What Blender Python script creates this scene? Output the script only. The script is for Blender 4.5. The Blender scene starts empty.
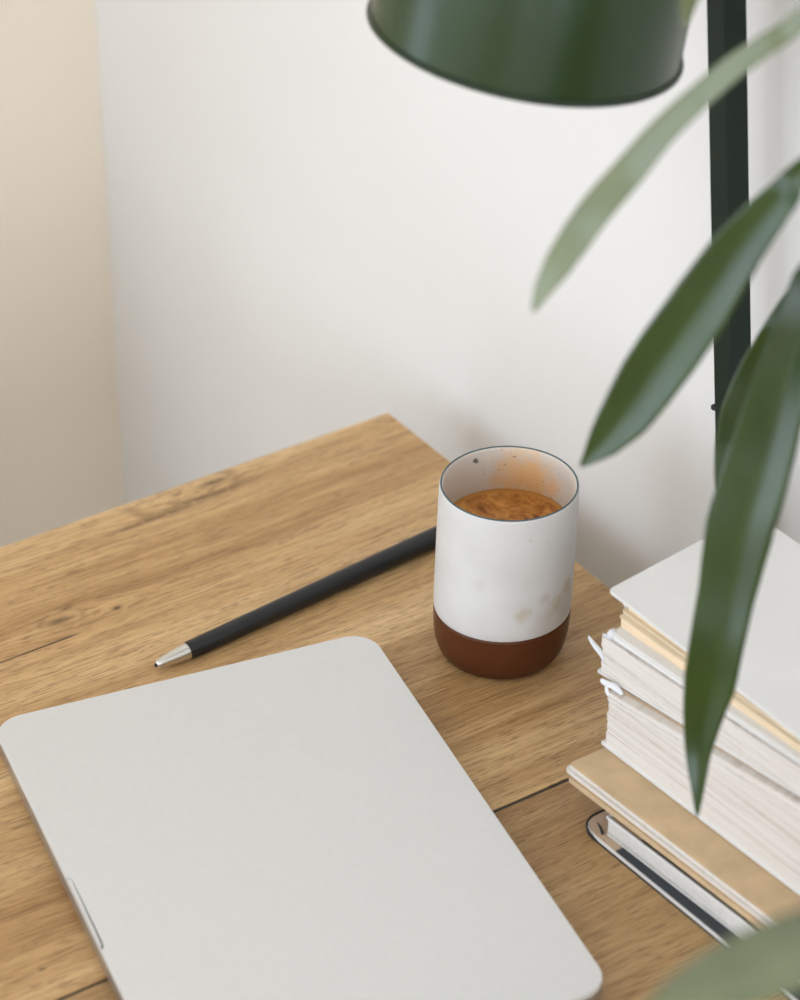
import bpy, bmesh, math, random
from mathutils import Vector, Matrix
random.seed(7)
scene = bpy.context.scene
C = scene.collection
PI = math.pi

# ------------------------------------------------------------------ camera
TOP = 0.75                                   # height of the table top above the floor
PITCH, ROLL = 0.583795, 0.002668
cam_d = bpy.data.cameras.new('camera')
cam = bpy.data.objects.new('camera', cam_d); C.objects.link(cam)
fw = Vector((0, math.cos(PITCH), -math.sin(PITCH)))
rt = Vector((1, 0, 0)); up = rt.cross(fw)
r2 = rt*math.cos(ROLL) + up*math.sin(ROLL); u2 = -rt*math.sin(ROLL) + up*math.cos(ROLL)
m = Matrix((r2, u2, -fw)).transposed().to_4x4()
m.translation = Vector((0, 0, TOP + 0.95458))
cam.matrix_world = m
cam_d.sensor_fit = 'HORIZONTAL'; cam_d.sensor_width = 36.0
cam_d.lens = 2935.76*36.0/800.0
cam_d.clip_start = 0.05
cam_d.dof.use_dof = True
cam_d.dof.focus_distance = 1.545
cam_d.dof.aperture_fstop = 8.0
scene.camera = cam

# ------------------------------------------------------------------ daylight
w = bpy.data.worlds.new('overcast_sky'); scene.world = w; w.use_nodes = True
bg = w.node_tree.nodes['Background']
bg.inputs['Color'].default_value = (0.86, 0.96, 1.09, 1)
bg.inputs['Strength'].default_value = 8.0
scene.view_settings.view_transform = 'Standard'
scene.view_settings.look = 'None'
scene.view_settings.gamma = 1.0
scene.view_settings.use_curve_mapping = False
scene.view_settings.exposure = -1.2

# table / room frame: v runs along the wall behind the table, u away from that wall
T = Vector((-0.007525, 1.543171, 0.0))
YAW = 0.590087
t1 = Vector((-math.cos(YAW), -math.sin(YAW), 0)); t2 = Vector((math.sin(YAW), -math.cos(YAW), 0))
ANG = math.atan2(t2.y, t2.x)                # local x = v, local y = -u
def P(v, u, z=0.0):
    q = T + t2*v + t1*u
    return Vector((q.x, q.y, TOP + z))
GAP = 0.05; VL = -0.455; UR = 2.7; VR = 1.9; HT = 2.6   # room limits

def portal(name, loc, rot, sx, sy):
    d = bpy.data.lights.new(name, 'AREA'); d.shape = 'RECTANGLE'; d.size = sx; d.size_y = sy
    d.cycles.is_portal = True
    o = bpy.data.objects.new(name, d); C.objects.link(o); o.matrix_world = Matrix.Translation(loc) @ rot
    return o
WL = dict(u0=1.15, u1=2.50, z0=0.03, z1=2.20)            # window in the left wall
WB = dict(v0=-0.35, v1=1.7, z0=0.75, z1=2.3)              # unseen opening added behind the viewer for frontal fill light
WR = dict(u0=0.40, u1=2.20, z0=0.60, z1=1.75)             # unseen opening added in the right wall to lift the fill
def face_rot(n):
    n = Vector(n).normalized(); z = -n; x = Vector((0,0,1)).cross(z).normalized(); y = z.cross(x)
    return Matrix((x, y, z)).transposed().to_4x4()
q = P(VL-0.13, (WL['u0']+WL['u1'])/2); q.z = (WL['z0']+WL['z1'])/2
portal('window_light', q, face_rot(t2), WL['u1']-WL['u0'], WL['z1']-WL['z0'])
q = P((WB['v0']+WB['v1'])/2, UR+0.13); q.z = (WB['z0']+WB['z1'])/2
portal('fill_light_rear', q, face_rot(-t1), WB['v1']-WB['v0'], WB['z1']-WB['z0'])
q = P(VR+0.13, (WR['u0']+WR['u1'])/2); q.z = (WR['z0']+WR['z1'])/2
portal('fill_light_right', q, face_rot(-t2), WR['u1']-WR['u0'], WR['z1']-WR['z0'])

# ------------------------------------------------------------------ node helper
class NT:
    def __init__(s, name):
        s.m = bpy.data.materials.new(name); s.m.use_nodes = True
        s.t = s.m.node_tree; s.b = s.t.nodes['Principled BSDF']
    def n(s, typ, **kw):
        x = s.t.nodes.new(typ)
        for k, v in kw.items(): setattr(x, k, v)
        return x
    def put(s, sock, v):
        if isinstance(v, bpy.types.NodeSocket): s.t.links.new(v, sock)
        elif v is not None:
            if isinstance(v, (tuple, list)) and len(v) == 3 and sock.type == 'RGBA': v = (*v, 1)
            sock.default_value = v
    def obj(s): return s.n('ShaderNodeTexCoord').outputs['Object']
    def sep(s, v):
        x = s.n('ShaderNodeSeparateXYZ'); s.put(x.inputs[0], v); return x.outputs
    def comb(s, a, b, c):
        x = s.n('ShaderNodeCombineXYZ')
        for i, v in enumerate((a, b, c)): s.put(x.inputs[i], v)
        return x.outputs[0]
    def ma(s, op, a, b=None, c=None, clamp=False):
        x = s.n('ShaderNodeMath', operation=op); x.use_clamp = clamp
        for i, v in enumerate((a, b, c)):
            if v is not None: s.put(x.inputs[i], v)
        return x.outputs[0]
    def add(s, a, b): return s.ma('ADD', a, b)
    def sub(s, a, b): return s.ma('SUBTRACT', a, b)
    def mul(s, a, b): return s.ma('MULTIPLY', a, b)
    def noise(s, vec, scale=5, detail=4, rough=0.55, dist=0.0):
        x = s.n('ShaderNodeTexNoise'); s.put(x.inputs['Vector'], vec)
        x.inputs['Scale'].default_value = scale; x.inputs['Detail'].default_value = detail
        x.inputs['Roughness'].default_value = rough; x.inputs['Distortion'].default_value = dist
        return x.outputs['Fac']
    def ramp(s, fac, stops):
        x = s.n('ShaderNodeValToRGB'); s.put(x.inputs[0], fac)
        e = x.color_ramp.elements
        while len(e) < len(stops): e.new(0.5)
        for k, (p, c) in enumerate(stops):
            e[k].position = p; e[k].color = (*c, 1) if len(c) == 3 else c
        return x.outputs[0]
    def maprange(s, v, a, b, c=0.0, d=1.0, smooth=True):
        x = s.n('ShaderNodeMapRange'); x.interpolation_type = 'SMOOTHSTEP' if smooth else 'LINEAR'
        for i, q in enumerate((v, a, b, c, d)): s.put(x.inputs[i], q)
        return x.outputs[0]
    def mix(s, fac, a, b, mode='MIX'):
        x = s.n('ShaderNodeMix', data_type='RGBA', blend_type=mode)
        s.put(x.inputs[0], fac); s.put(x.inputs[6], a); s.put(x.inputs[7], b)
        return x.outputs[2]
    def dist(s, vec, p):
        x = s.n('ShaderNodeVectorMath', operation='DISTANCE'); s.put(x.inputs[0], vec); s.put(x.inputs[1], p)
        return x.outputs['Value']
    def gauss(s, x, y, x0, y0, a, b):
        dx = s.mul(s.sub(x, x0), 1.0/a); dy = s.mul(s.sub(y, y0), 1.0/b)
        r = s.add(s.mul(dx, dx), s.mul(dy, dy))
        return s.ma('POWER', 2.71828, s.mul(r, -1.0))
    def bump(s, h, strength=0.2, dist=0.001):
        x = s.n('ShaderNodeBump'); x.inputs['Strength'].default_value = strength
        x.inputs['Distance'].default_value = dist; s.put(x.inputs['Height'], h)
        s.t.links.new(x.outputs[0], s.b.inputs['Normal'])
    def out(s, color=None, rough=None, metal=None, spec=None, coat=None):
        s.put(s.b.inputs['Base Color'], color); s.put(s.b.inputs['Roughness'], rough)
        s.put(s.b.inputs['Metallic'], metal); s.put(s.b.inputs['Specular IOR Level'], spec)
        if coat: s.b.inputs['Coat Weight'].default_value = coat; s.b.inputs['Coat Roughness'].default_value = 0.1
        return s.m

def simple(name, col, rough=0.5, metal=0.0, spec=0.5, var=0.06, scale=40, bump=0.0, coat=None):
    """one colour with a little procedural variation"""
    k = NT(name); o = k.obj()
    f = k.noise(o, scale, 3)
    lo = tuple(c*(1-var) for c in col); hi = tuple(min(1, c*(1+var)) for c in col)
    if bump: k.bump(k.noise(o, scale*6, 3), bump, 0.0005)
    return k.out(k.ramp(f, [(0.3, lo), (0.7, hi)]), rough, metal, spec, coat)

# ------------------------------------------------------------------ materials
def mat_wall():
    k = NT('wall_paint'); o = k.obj()
    h = k.add(k.mul(k.noise(o, 90, 4, 0.6), 0.6), k.mul(k.noise(o, 14, 3), 0.5))
    k.bump(h, 0.25, 0.0015)
    return k.out(k.ramp(k.noise(o, 3, 3), [(0.3, (0.80, 0.775, 0.745)), (0.7, (0.83, 0.81, 0.785))]), 0.85, spec=0.2)

def mat_wood():
    k = NT('oak_wood'); o = k.obj(); s = k.sep(o)
    x, y = s[0], s[1]
    u = k.mul(y, -1.0)
    rnd = k.n('ShaderNodeObjectInfo').outputs['Random']
    # grain bends around the knots
    xd = x
    for (ku, kv, a, b, kk) in ((0.140, 0.010, 0.016, 0.050, 0.85), (0.270, 0.084, 0.016, 0.040, 0.75), (0.241, 0.0895, 0.005, 0.012, 0.6)):
        g = k.gauss(x, u, kv, ku, a, b)
        xd = k.sub(xd, k.mul(k.mul(k.sub(x, kv), g), kk))
    wob = k.sub(k.noise(k.comb(k.mul(x, 5), k.mul(y, 2.2), rnd), 1.6, 2), 0.5)
    xd = k.add(xd, k.mul(wob, 0.02))
    off = k.mul(rnd, 7.0)
    big = k.noise(k.comb(k.add(k.mul(xd, 22), off), k.mul(y, 1.5), off), 1.0, 4, 0.6, 0.4)
    mid = k.noise(k.comb(k.add(k.mul(xd, 130), off), k.mul(y, 5.0), off), 1.0, 4, 0.62, 0.2)
    fine = k.noise(k.comb(k.mul(xd, 820), k.mul(y, 24), off), 1.0, 3, 0.7)
    pore = k.noise(k.comb(k.mul(xd, 1150), k.mul(y, 75), off), 1.0, 2, 0.6)
    g = k.add(k.mul(big, 0.62), k.mul(mid, 0.38))
    col = k.ramp(g, [(0.33, (0.335, 0.180, 0.066)), (0.44, (0.500, 0.300, 0.130)), (0.55, (0.610, 0.395, 0.190)), (0.68, (0.72, 0.500, 0.270))])
    col = k.mix(1.0, col, k.ramp(fine, [(0.30, (0.56, 0.48, 0.40)), (0.46, (0.86, 0.83, 0.79)), (0.62, (1.0, 1.0, 1.0))]), 'MULTIPLY')
    col = k.mix(k.maprange(pore, 0.55, 0.66, 0.0, 0.60), col, (0.16, 0.08, 0.03))
    col = k.mix(1.0, col, k.n('ShaderNodeObjectInfo').outputs['Color'], 'MULTIPLY')      # each plank its own tone; the third also carries light falloff
    # knots, checks and worm holes
    def spot(col, ku, kv, a, b, c, amt):
        gg = k.gauss(x, u, k.add(kv, k.mul(wob, 0.006)), ku, a, b)
        gg = k.mul(gg, k.maprange(k.noise(o, 160, 3), 0.2, 0.5))
        return k.mix(k.mul(gg, amt), col, c)
    dk = (0.055, 0.026, 0.010)
    col = spot(col, 0.1295, 0.0095, 0.0022, 0.010, dk, 0.9)
    col = spot(col, 0.1400, 0.0200, 0.0022, 0.030, (0.14, 0.065, 0.02), 0.8)
    col = spot(col, 0.1800, 0.0235, 0.0025, 0.034, (0.15, 0.07, 0.022), 0.8)
    col = spot(col, 0.2742, 0.0822, 0.0030, 0.008, dk, 0.75)
    col = spot(col, 0.2650, 0.0740, 0.0014, 0.004, dk, 0.6)
    col = spot(col, 0.2409, 0.0895, 0.0018, 0.0028, dk, 1.0)
    col = spot(col, 0.4144, 0.3279, 0.0011, 0.0016, dk, 1.0)
    for ku, kv, a, b, amt in ((0.150, 0.0100, 0.010, 0.024, 0.55), (0.150, 0.0110, 0.015, 0.040, 0.35), (0.272, 0.0815, 0.008, 0.015, 0.30)):
        gg = k.gauss(x, u, k.add(kv, k.mul(wob, 0.01)), ku, a, b)
        ringm = k.maprange(k.ma('ABSOLUTE', k.sub(gg, 0.45)), 0.0, 0.16, 1, 0)
        col = k.mix(k.mul(ringm, k.mul(amt, k.maprange(k.noise(o, 70, 3), 0.35, 0.6))), col, (0.15, 0.070, 0.022))
    crack = k.mul(k.maprange(k.ma('ABSOLUTE', k.sub(x, k.add(0.0992, k.mul(wob, 0.004)))), 0.0003, 0.0011, 1, 0),
                  k.mul(k.maprange(u, 0.266, 0.277), k.maprange(u, 0.29, 0.36, 1, 0)))
    col = k.mix(crack, col, (0.045, 0.02, 0.008))
    k.bump(k.add(k.mul(mid, 0.5), k.add(k.mul(fine, 0.5), k.mul(pore, -0.4))), 0.35, 0.0006)
    return k.out(col, k.maprange(fine, 0.3, 0.7, 0.42, 0.56), spec=0.45)

M = {}
M['wall'] = mat_wall()
M['wood'] = mat_wood()
M['ceiling'] = simple('ceiling_paint', (0.88, 0.86, 0.82), 0.9)
M['floor'] = simple('floor_boards_tone', (0.70, 0.57, 0.42), 0.5, var=0.15, scale=6)
M['warm_wall'] = simple('warm_cream_paint', (0.86, 0.78, 0.66), 0.85, var=0.02, scale=3)
M['warm_shade_wall'] = simple('wall_warm_shade', (0.88, 0.775, 0.655), 0.85, var=0.015, scale=4)  # warm tone of the light on the left wall put into its colour
M['white_trim'] = simple('white_lacquer', (0.80, 0.80, 0.78), 0.4)
M['table_metal'] = simple('dark_table_frame', (0.03, 0.03, 0.03), 0.45)
M['aluminium'] = simple('silver_aluminium', (0.70, 0.69, 0.675), 0.42, 0.35, var=0.015, scale=300, bump=0.02)
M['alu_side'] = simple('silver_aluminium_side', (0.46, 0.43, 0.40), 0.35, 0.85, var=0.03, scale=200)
M['rubber'] = simple('black_rubber', (0.02, 0.02, 0.02), 0.7)
M['pen_black'] = simple('matte_black_pen', (0.009, 0.010, 0.011), 0.42, var=0.1)
M['steel'] = simple('brushed_steel', (0.72, 0.70, 0.66), 0.28, 1.0)
M['lamp_green'] = simple('dark_green_enamel', (0.009, 0.030, 0.002), 0.28, 0.0, 0.5, var=0.04, scale=8)
M['pole_green'] = simple('dark_green_pole_enamel', (0.008, 0.016, 0.009), 0.6, 0.0, 0.25, var=0.05)
M['lamp_lip'] = simple('dark_green_lip_enamel', (0.012, 0.026, 0.010), 0.3)
M['lamp_inside'] = simple('white_lamp_enamel', (0.75, 0.75, 0.72), 0.4)
M['paper_white'] = simple('white_paper_cover', (0.73, 0.705, 0.675), 0.6, var=0.02, scale=30)
M['cream'] = simple('cream_paper', (0.80, 0.66, 0.47), 0.8, var=0.06, scale=60)
M['kraft'] = simple('kraft_board', (0.56, 0.40, 0.235), 0.75, var=0.10, scale=70, bump=0.1)
M['gap_shade'] = simple('gap_shade_brown', (0.42, 0.30, 0.20), 0.85, var=0.1, scale=90)  # brown painted in for the shadow line between two books
M['linen'] = simple('off_white_linen', (0.66, 0.63, 0.59), 0.8, var=0.05, scale=300, bump=0.2)
M['dark_cover'] = simple('dark_print', (0.03, 0.03, 0.035), 0.5)
M['tissue'] = simple('torn_white_paper', (0.72, 0.72, 0.74), 0.8)
M['terracotta'] = simple('pale_ceramic_pot', (0.66, 0.62, 0.57), 0.6)
M['soil'] = simple('potting_soil', (0.035, 0.024, 0.016), 0.95, var=0.5, scale=120, bump=1.0)
M['bark'] = simple('plant_stem_bark', (0.16, 0.13, 0.06), 0.8, var=0.3, scale=90, bump=0.5)

def mat_pages(name, tint):
    k = NT(name); o = k.obj(); s = k.sep(o)
    n = k.noise(k.comb(k.mul(s[0], 7), k.mul(s[1], 7), k.mul(s[2], 1700)), 1.0, 3, 0.7)
    n2 = k.noise(k.comb(k.mul(s[0], 3), k.mul(s[1], 3), k.mul(s[2], 480)), 1.0, 2, 0.6)
    f = k.add(k.mul(n, 0.6), k.mul(n2, 0.4))
    k.bump(f, 0.5, 0.0008)
    d = tuple(c*q for c, q in zip(tint, (0.72, 0.66, 0.60)))
    return k.out(k.ramp(f, [(0.34, d), (0.50, tint), (0.8, tuple(min(1, c*1.05) for c in tint))]), 0.85, spec=0.2)
M['pages'] = mat_pages('page_edges', (0.70, 0.645, 0.59))
M['pages_cream'] = mat_pages('cream_page_edges', (0.80, 0.62, 0.42))

def mat_two_tone(name, a, b, v_split):
    k = NT(name); s = k.sep(k.obj())
    n = k.noise(k.obj(), 60, 3)
    f = k.maprange(k.add(s[0], k.mul(k.sub(n, 0.5), 0.004)), v_split-0.001, v_split+0.001)
    return k.out(k.mix(f, a, b), 0.45)

def mat_mug():
    k = NT('speckled_white_ceramic'); o = k.obj(); s = k.sep(o)
    base = k.ramp(k.noise(o, 35, 4), [(0.3, (0.59, 0.562, 0.53)), (0.65, (0.635, 0.61, 0.582))])
    def blot(col, p, r, c, amt):
        d = k.add(k.dist(o, p), k.mul(k.sub(k.noise(o, 130, 4, 0.65), 0.5), r*1.6))
        return k.mix(k.mul(k.maprange(d, r*0.1, r*1.15, 1, 0), amt), col, c)
    # coffee rings and drips outside
    for p, r, a in (((0.010, -0.0362, 0.0470), 0.0065, 0.55), ((0.0215, -0.0312, 0.0545), 0.0040, 0.45), ((0.0290, -0.0252, 0.0475), 0.0080, 0.45),
                    ((0.0345, -0.0165, 0.0535), 0.0065, 0.6), ((0.0320, -0.020, 0.042), 0.012, 0.38), ((0.022, -0.030, 0.038), 0.012, 0.22), ((-0.012, -0.0353, 0.066), 0.005, 0.18),
                    ((0.0215, -0.0305, 0.091), 0.0020, 0.55), ((0.013, -0.0350, 0.0945), 0.0015, 0.45), ((0.029, -0.024, 0.091), 0.0020, 0.5)):
        base = blot(base, p, r, (0.46, 0.35, 0.22), a)
    # splash of coffee up the inner wall at the back
    xl = k.sub(s[0], k.mul(s[2], 0.028))
    inside = k.maprange(k.ma('SQRT', k.add(k.mul(xl, xl), k.mul(s[1], s[1]))), 0.0354, 0.0357, 1, 0)
    sp = k.mul(inside, k.maprange(k.add(k.dist(o, (0.014, 0.0305, 0.089)), k.mul(k.sub(k.noise(o, 120, 4), 0.5), 0.03)), 0.004, 0.026, 1, 0))
    base = k.mix(k.mul(inside, 0.28), base, (0.72, 0.52, 0.34))
    base = k.mix(k.mul(sp, 0.85), base, (0.80, 0.45, 0.17))
    dots = k.mul(inside, k.maprange(k.noise(o, 420, 2), 0.66, 0.72))
    base = k.mix(k.mul(dots, k.mul(0.8, k.maprange(k.dist(o, (0.014, 0.0305, 0.089)), 0.01, 0.035, 1, 0))), base, (0.25, 0.10, 0.03))
    base = k.mix(k.mul(inside, k.maprange(k.add(k.dist(o, (-0.0145, 0.0310, 0.1015)), k.mul(k.sub(k.noise(o, 500, 2), 0.5), 0.003)), 0.0009, 0.0022, 0.9, 0)), base, (0.03, 0.025, 0.02))
    k.bump(k.noise(o, 220, 3), 0.08, 0.0005)
    return k.out(base, 0.48, spec=0.4)
M['mug_white'] = mat_mug()
M['mug_brown'] = simple('brown_glaze', (0.085, 0.024, 0.007), 0.38, 0.0, 0.3, var=0.08, scale=60)
M['mug_rim'] = simple('blue_grey_rim_glaze', (0.045, 0.085, 0.095), 0.3)
def mat_coffee():
    k = NT('coffee_crema'); o = k.obj()
    n = k.noise(o, 55, 5, 0.65, 1.2); n2 = k.noise(o, 260, 3)
    f = k.add(k.mul(n, 0.8), k.mul(n2, 0.2))
    col = k.ramp(f, [(0.36, (0.12, 0.030, 0.006)), (0.46, (0.44, 0.165, 0.030)), (0.60, (0.72, 0.34, 0.090))])
    s = k.sep(o); r = k.ma('SQRT', k.add(k.mul(s[0], s[0]), k.mul(s[1], s[1])))
    col = k.mix(k.maprange(r, 0.0305, 0.0335), col, (0.55, 0.24, 0.05))
    return k.out(col, 0.35, spec=0.4)
M['coffee'] = mat_coffee()

def mat_leaf(name, ca, cb):
    k = NT(name); o = k.obj()
    n = k.noise(o, 30, 4)
    col = k.ramp(n, [(0.3, ca), (0.7, cb)])
    k.bump(k.noise(o, 120, 2), 0.05, 0.0008)
    m_ = k.out(col, 0.27, spec=0.65)
    k.b.inputs['Subsurface Weight'].default_value = 0.0
    tr = k.n('ShaderNodeBsdfTranslucent'); tr.inputs[0].default_value = (0.20, 0.36, 0.07, 1)
    mx = k.n('ShaderNodeMixShader'); mx.inputs[0].default_value = 0.06
    outn = k.t.nodes['Material Output']
    k.t.links.new(k.b.outputs[0], mx.inputs[1]); k.t.links.new(tr.outputs[0], mx.inputs[2])
    k.t.links.new(mx.outputs[0], outn.inputs['Surface'])
    return m_
M['leaf'] = mat_leaf('glossy_leaf', (0.013, 0.036, 0.0015), (0.023, 0.056, 0.004))
M['sheen_leaf'] = mat_leaf('painted_sheen_leaf', (0.12, 0.145, 0.07), (0.175, 0.20, 0.105))  # paler colour stands in for window sheen on the blades

# ------------------------------------------------------------------ mesh helpers
def mesh_obj(name, bm, mat, parent=None, smooth=False, loc=None, rotz=0.0):
    me = bpy.data.meshes.new(name); bm.normal_update(); bm.to_mesh(me); bm.free()
    me.materials.append(M[mat] if isinstance(mat, str) else mat)
    if smooth:
        for p in me.polygons: p.use_smooth = True
    o = bpy.data.objects.new(name, me); C.objects.link(o)
    if parent is not None: o.parent = parent
    if loc is not None: o.location = loc
    o.rotation_euler = (0, 0, rotz)
    return o
def thing(name, label, cat, loc=(0, 0, 0), rotz=0.0, group=None):
    o = bpy.data.objects.new(name, None); C.objects.link(o); o.empty_display_size = 0.05
    o.location = loc; o.rotation_euler = (0, 0, rotz); o['label'] = label; o['category'] = cat
    if group: o['group'] = group
    return o
def struct(o): o['kind'] = 'structure'; return o

def hexa(bm, c):
    """c: 8 corners, bottom ring 0-3 counter-clockwise seen from above, top ring 4-7"""
    v = [bm.verts.new(p) for p in c]
    for f in ((3, 2, 1, 0), (4, 5, 6, 7), (0, 1, 5, 4), (1, 2, 6, 5), (2, 3, 7, 6), (3, 0, 4, 7)):
        bm.faces.new([v[i] for i in f])
    return v
def box(bm, x0, x1, y0, y1, z0, z1):
    return hexa(bm, [(x0, y0, z0), (x1, y0, z0), (x1, y1, z0), (x0, y1, z0), (x0, y0, z1), (x1, y0, z1), (x1, y1, z1), (x0, y1, z1)])
def bevel(bm, w, seg=2):
    bmesh.ops.bevel(bm, geom=list(bm.edges), offset=w, segments=seg, affect='EDGES', profile=0.5, clamp_overlap=True)
    return bm
def lathe(bm, prof, n=64, close_start=False, close_end=False):
    rings = []
    for (r, z) in prof:
        rings.append([bm.verts.new((r*math.cos(2*PI*i/n), r*math.sin(2*PI*i/n), z)) for i in range(n)])
    for a, b in zip(rings, rings[1:]):
        for i in range(n):
            bm.faces.new((a[i], a[(i+1) % n], b[(i+1) % n], b[i]))
    if close_start: bm.faces.new(list(reversed(rings[0])))
    if close_end: bm.faces.new(rings[-1])
    bmesh.ops.recalc_face_normals(bm, faces=list(bm.faces))
    return bm
def tube(bm, pts, radii, n=12, caps=True):
    pts = [Vector(p) for p in pts]
    if not isinstance(radii, (list, tuple)): radii = [radii]*len(pts)
    rings = []; ref = None
    for i, p in enumerate(pts):
        t = (pts[min(i+1, len(pts)-1)] - pts[max(i-1, 0)]).normalized()
        if ref is None: ref = Vector((0, 0, 1)) if abs(t.z) < 0.9 else Vector((1, 0, 0))
        a = (ref - t*ref.dot(t)).normalized(); b = t.cross(a); ref = a
        rings.append([bm.verts.new(p + (a*math.cos(2*PI*k/n) + b*math.sin(2*PI*k/n))*radii[i]) for k in range(n)])
    for a, b in zip(rings, rings[1:]):
        for i in range(n): bm.faces.new((a[i], a[(i+1) % n], b[(i+1) % n], b[i]))
    if caps: bm.faces.new(list(reversed(rings[0]))); bm.faces.new(rings[-1])
    bmesh.ops.recalc_face_normals(bm, faces=list(bm.faces))
    return bm
def prism(bm, outline, z0, z1):
    """z0, z1: numbers or functions of (x, y)"""
    f0 = z0 if callable(z0) else (lambda x, y: z0); f1 = z1 if callable(z1) else (lambda x, y: z1)
    a = [bm.verts.new((x, y, f0(x, y))) for x, y in outline]; b = [bm.verts.new((x, y, f1(x, y))) for x, y in outline]
    n = len(outline)
    bm.faces.new(list(reversed(a))); bm.faces.new(b)
    for i in range(n): bm.faces.new((a[i], a[(i+1) % n], b[(i+1) % n], b[i]))
    bmesh.ops.recalc_face_normals(bm, faces=list(bm.faces))
    return a, b
def round_rect(x0, x1, y0, y1, r, n=8, rs=None):
    """counter-clockwise from the corner (x1,y0); rs gives the four radii"""
    rs = rs or (r, r, r, r); out = []
    for (cx, cy, a0), rr in zip(((x1, y0, -PI/2), (x1, y1, 0), (x0, y1, PI/2), (x0, y0, PI)), rs):
        sx = -1 if cx == x1 else 1; sy = -1 if cy == y1 else 1
        for k in range(n+1):
            a = a0 + PI/2*k/n
            out.append((cx + sx*rr + rr*math.cos(a), cy + sy*rr + rr*math.sin(a)))
    return out

# ------------------------------------------------------------------ room
ORG = Vector((T.x, T.y, 0))
def room(name, bm, mat): return struct(mesh_obj(name, bm, mat, None, False, ORG, ANG))
TH = 0.12
bm = bmesh.new(); box(bm, VL-TH, VR+TH, -UR-TH, GAP+TH, -0.1, 0.0); room('floor', bm, 'floor')
bm = bmesh.new(); box(bm, VL-TH, VR+TH, -UR-TH, GAP+TH, HT, HT+0.1); room('ceiling', bm, 'ceiling')
bm = bmesh.new(); box(bm, VL-TH, VR+TH, GAP, GAP+TH, 0, HT); room('wall_back', bm, 'wall')
bm = bmesh.new()
box(bm, VR, VR+TH, -WR['u0'], GAP, 0, HT); box(bm, VR, VR+TH, -UR-TH, -WR['u1'], 0, HT)
box(bm, VR, VR+TH, -WR['u1'], -WR['u0'], 0, WR['z0']); box(bm, VR, VR+TH, -WR['u1'], -WR['u0'], WR['z1'], HT)
room('wall_right', bm, 'warm_wall')
bm = bmesh.new()
box(bm, VL-TH, VL, -WL['u0'], GAP, 0, HT); box(bm, VL-TH, VL, -UR-TH, -WL['u1'], 0, HT)
box(bm, VL-TH, VL, -WL['u1'], -WL['u0'], 0, WL['z0']); box(bm, VL-TH, VL, -WL['u1'], -WL['u0'], WL['z1'], HT)
room('wall_left', bm, 'warm_shade_wall')
bm = bmesh.new()
box(bm, VL, WB['v0'], -UR-TH, -UR, 0, HT); box(bm, WB['v1'], VR, -UR-TH, -UR, 0, HT)
box(bm, WB['v0'], WB['v1'], -UR-TH, -UR, 0, WB['z0']); box(bm, WB['v0'], WB['v1'], -UR-TH, -UR, WB['z1'], HT)
room('wall_front', bm, 'warm_wall')
bm = bmesh.new()
fr = 0.045
for (y0, y1, z0, z1) in ((-WL['u1'], -WL['u0'], WL['z0'], WL['z0']+fr), (-WL['u1'], -WL['u0'], WL['z1']-fr, WL['z1']),
                         (-WL['u1'], -WL['u1']+fr, WL['z0']+fr, WL['z1']-fr), (-WL['u0']-fr, -WL['u0'], WL['z0']+fr, WL['z1']-fr)):
    box(bm, VL-0.09, VL-0.04, y0, y1, z0, z1)
room('window_1', bm, 'white_trim')
bm = bmesh.new()
for (x0, x1, z0, z1) in ((WB['v0'], WB['v1'], WB['z0'], WB['z0']+fr), (WB['v0'], WB['v1'], WB['z1']-fr, WB['z1']),
                         (WB['v0'], WB['v0']+fr, WB['z0']+fr, WB['z1']-fr), (WB['v1']-fr, WB['v1'], WB['z0']+fr, WB['z1']-fr),
                         ((WB['v0']+WB['v1'])/2-fr/2, (WB['v0']+WB['v1'])/2+fr/2, WB['z0']+fr, WB['z1']-fr)):
    box(bm, x0, x1, -UR-0.09, -UR-0.04, z0, z1)
room('fill_window_rear', bm, 'white_trim')  # frame of the added fill opening behind the viewer
bm = bmesh.new()
for (y0, y1, z0, z1) in ((-WR['u1'], -WR['u0'], WR['z0'], WR['z0']+fr), (-WR['u1'], -WR['u0'], WR['z1']-fr, WR['z1']),
                         (-WR['u1'], -WR['u1']+fr, WR['z0']+fr, WR['z1']-fr), (-WR['u0']-fr, -WR['u0'], WR['z0']+fr, WR['z1']-fr),
                         ((-WR['u1']-WR['u0'])/2-fr/2, (-WR['u1']-WR['u0'])/2+fr/2, WR['z0']+fr, WR['z1']-fr)):
    box(bm, VR+0.04, VR+0.09, y0, y1, z0, z1)
room('fill_window_right', bm, 'white_trim')  # frame of the added fill opening on the right
bm = bmesh.new(); box(bm, VL, VR, GAP-0.012, GAP, 0, 0.07); room('baseboard_back', bm, 'white_trim')
bm = bmesh.new(); box(bm, VL, VL+0.012, -UR, GAP-0.012, 0, 0.07); room('baseboard_left', bm, 'white_trim')

# unseen cloth beside the window, added to shade the back wall's corner
cur = thing('shading_curtain', 'unseen off-white cloth added beside the left window to shade the wall corner', 'shading_curtain', P(VL, 0.45, -TOP), ANG)
bm = bmesh.new(); rows = []
NZ, NU = 24, 60
for i in range(NZ+1):
    z = 0.02 + 2.42*i/NZ
    zt = z - TOP
    h = 0.095 - 0.30*max(-0.35, min(0.2, zt))      # stands further off the wall towards the floor
    row = []
    for j in range(NU+1):
        t = j/NU
        y = 0.17 - 0.42*t
        x = 0.016 + max(0.02, h-0.016)*(0.5 + 0.5*math.sin(t*PI*9 + 0.4*math.sin(z*2)))*(1.0 - 0.55*t)
        row.append(bm.verts.new((x, y, z)))
    rows.append(row)
for a_, b_ in zip(rows, rows[1:]):
    for j in range(NU): bm.faces.new((a_[j], a_[j+1], b_[j+1], b_[j]))
M['shading_curtain'] = simple('curtain_cloth', (0.80, 0.74, 0.64), 0.9, var=0.03, scale=200, bump=0.2)
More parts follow.
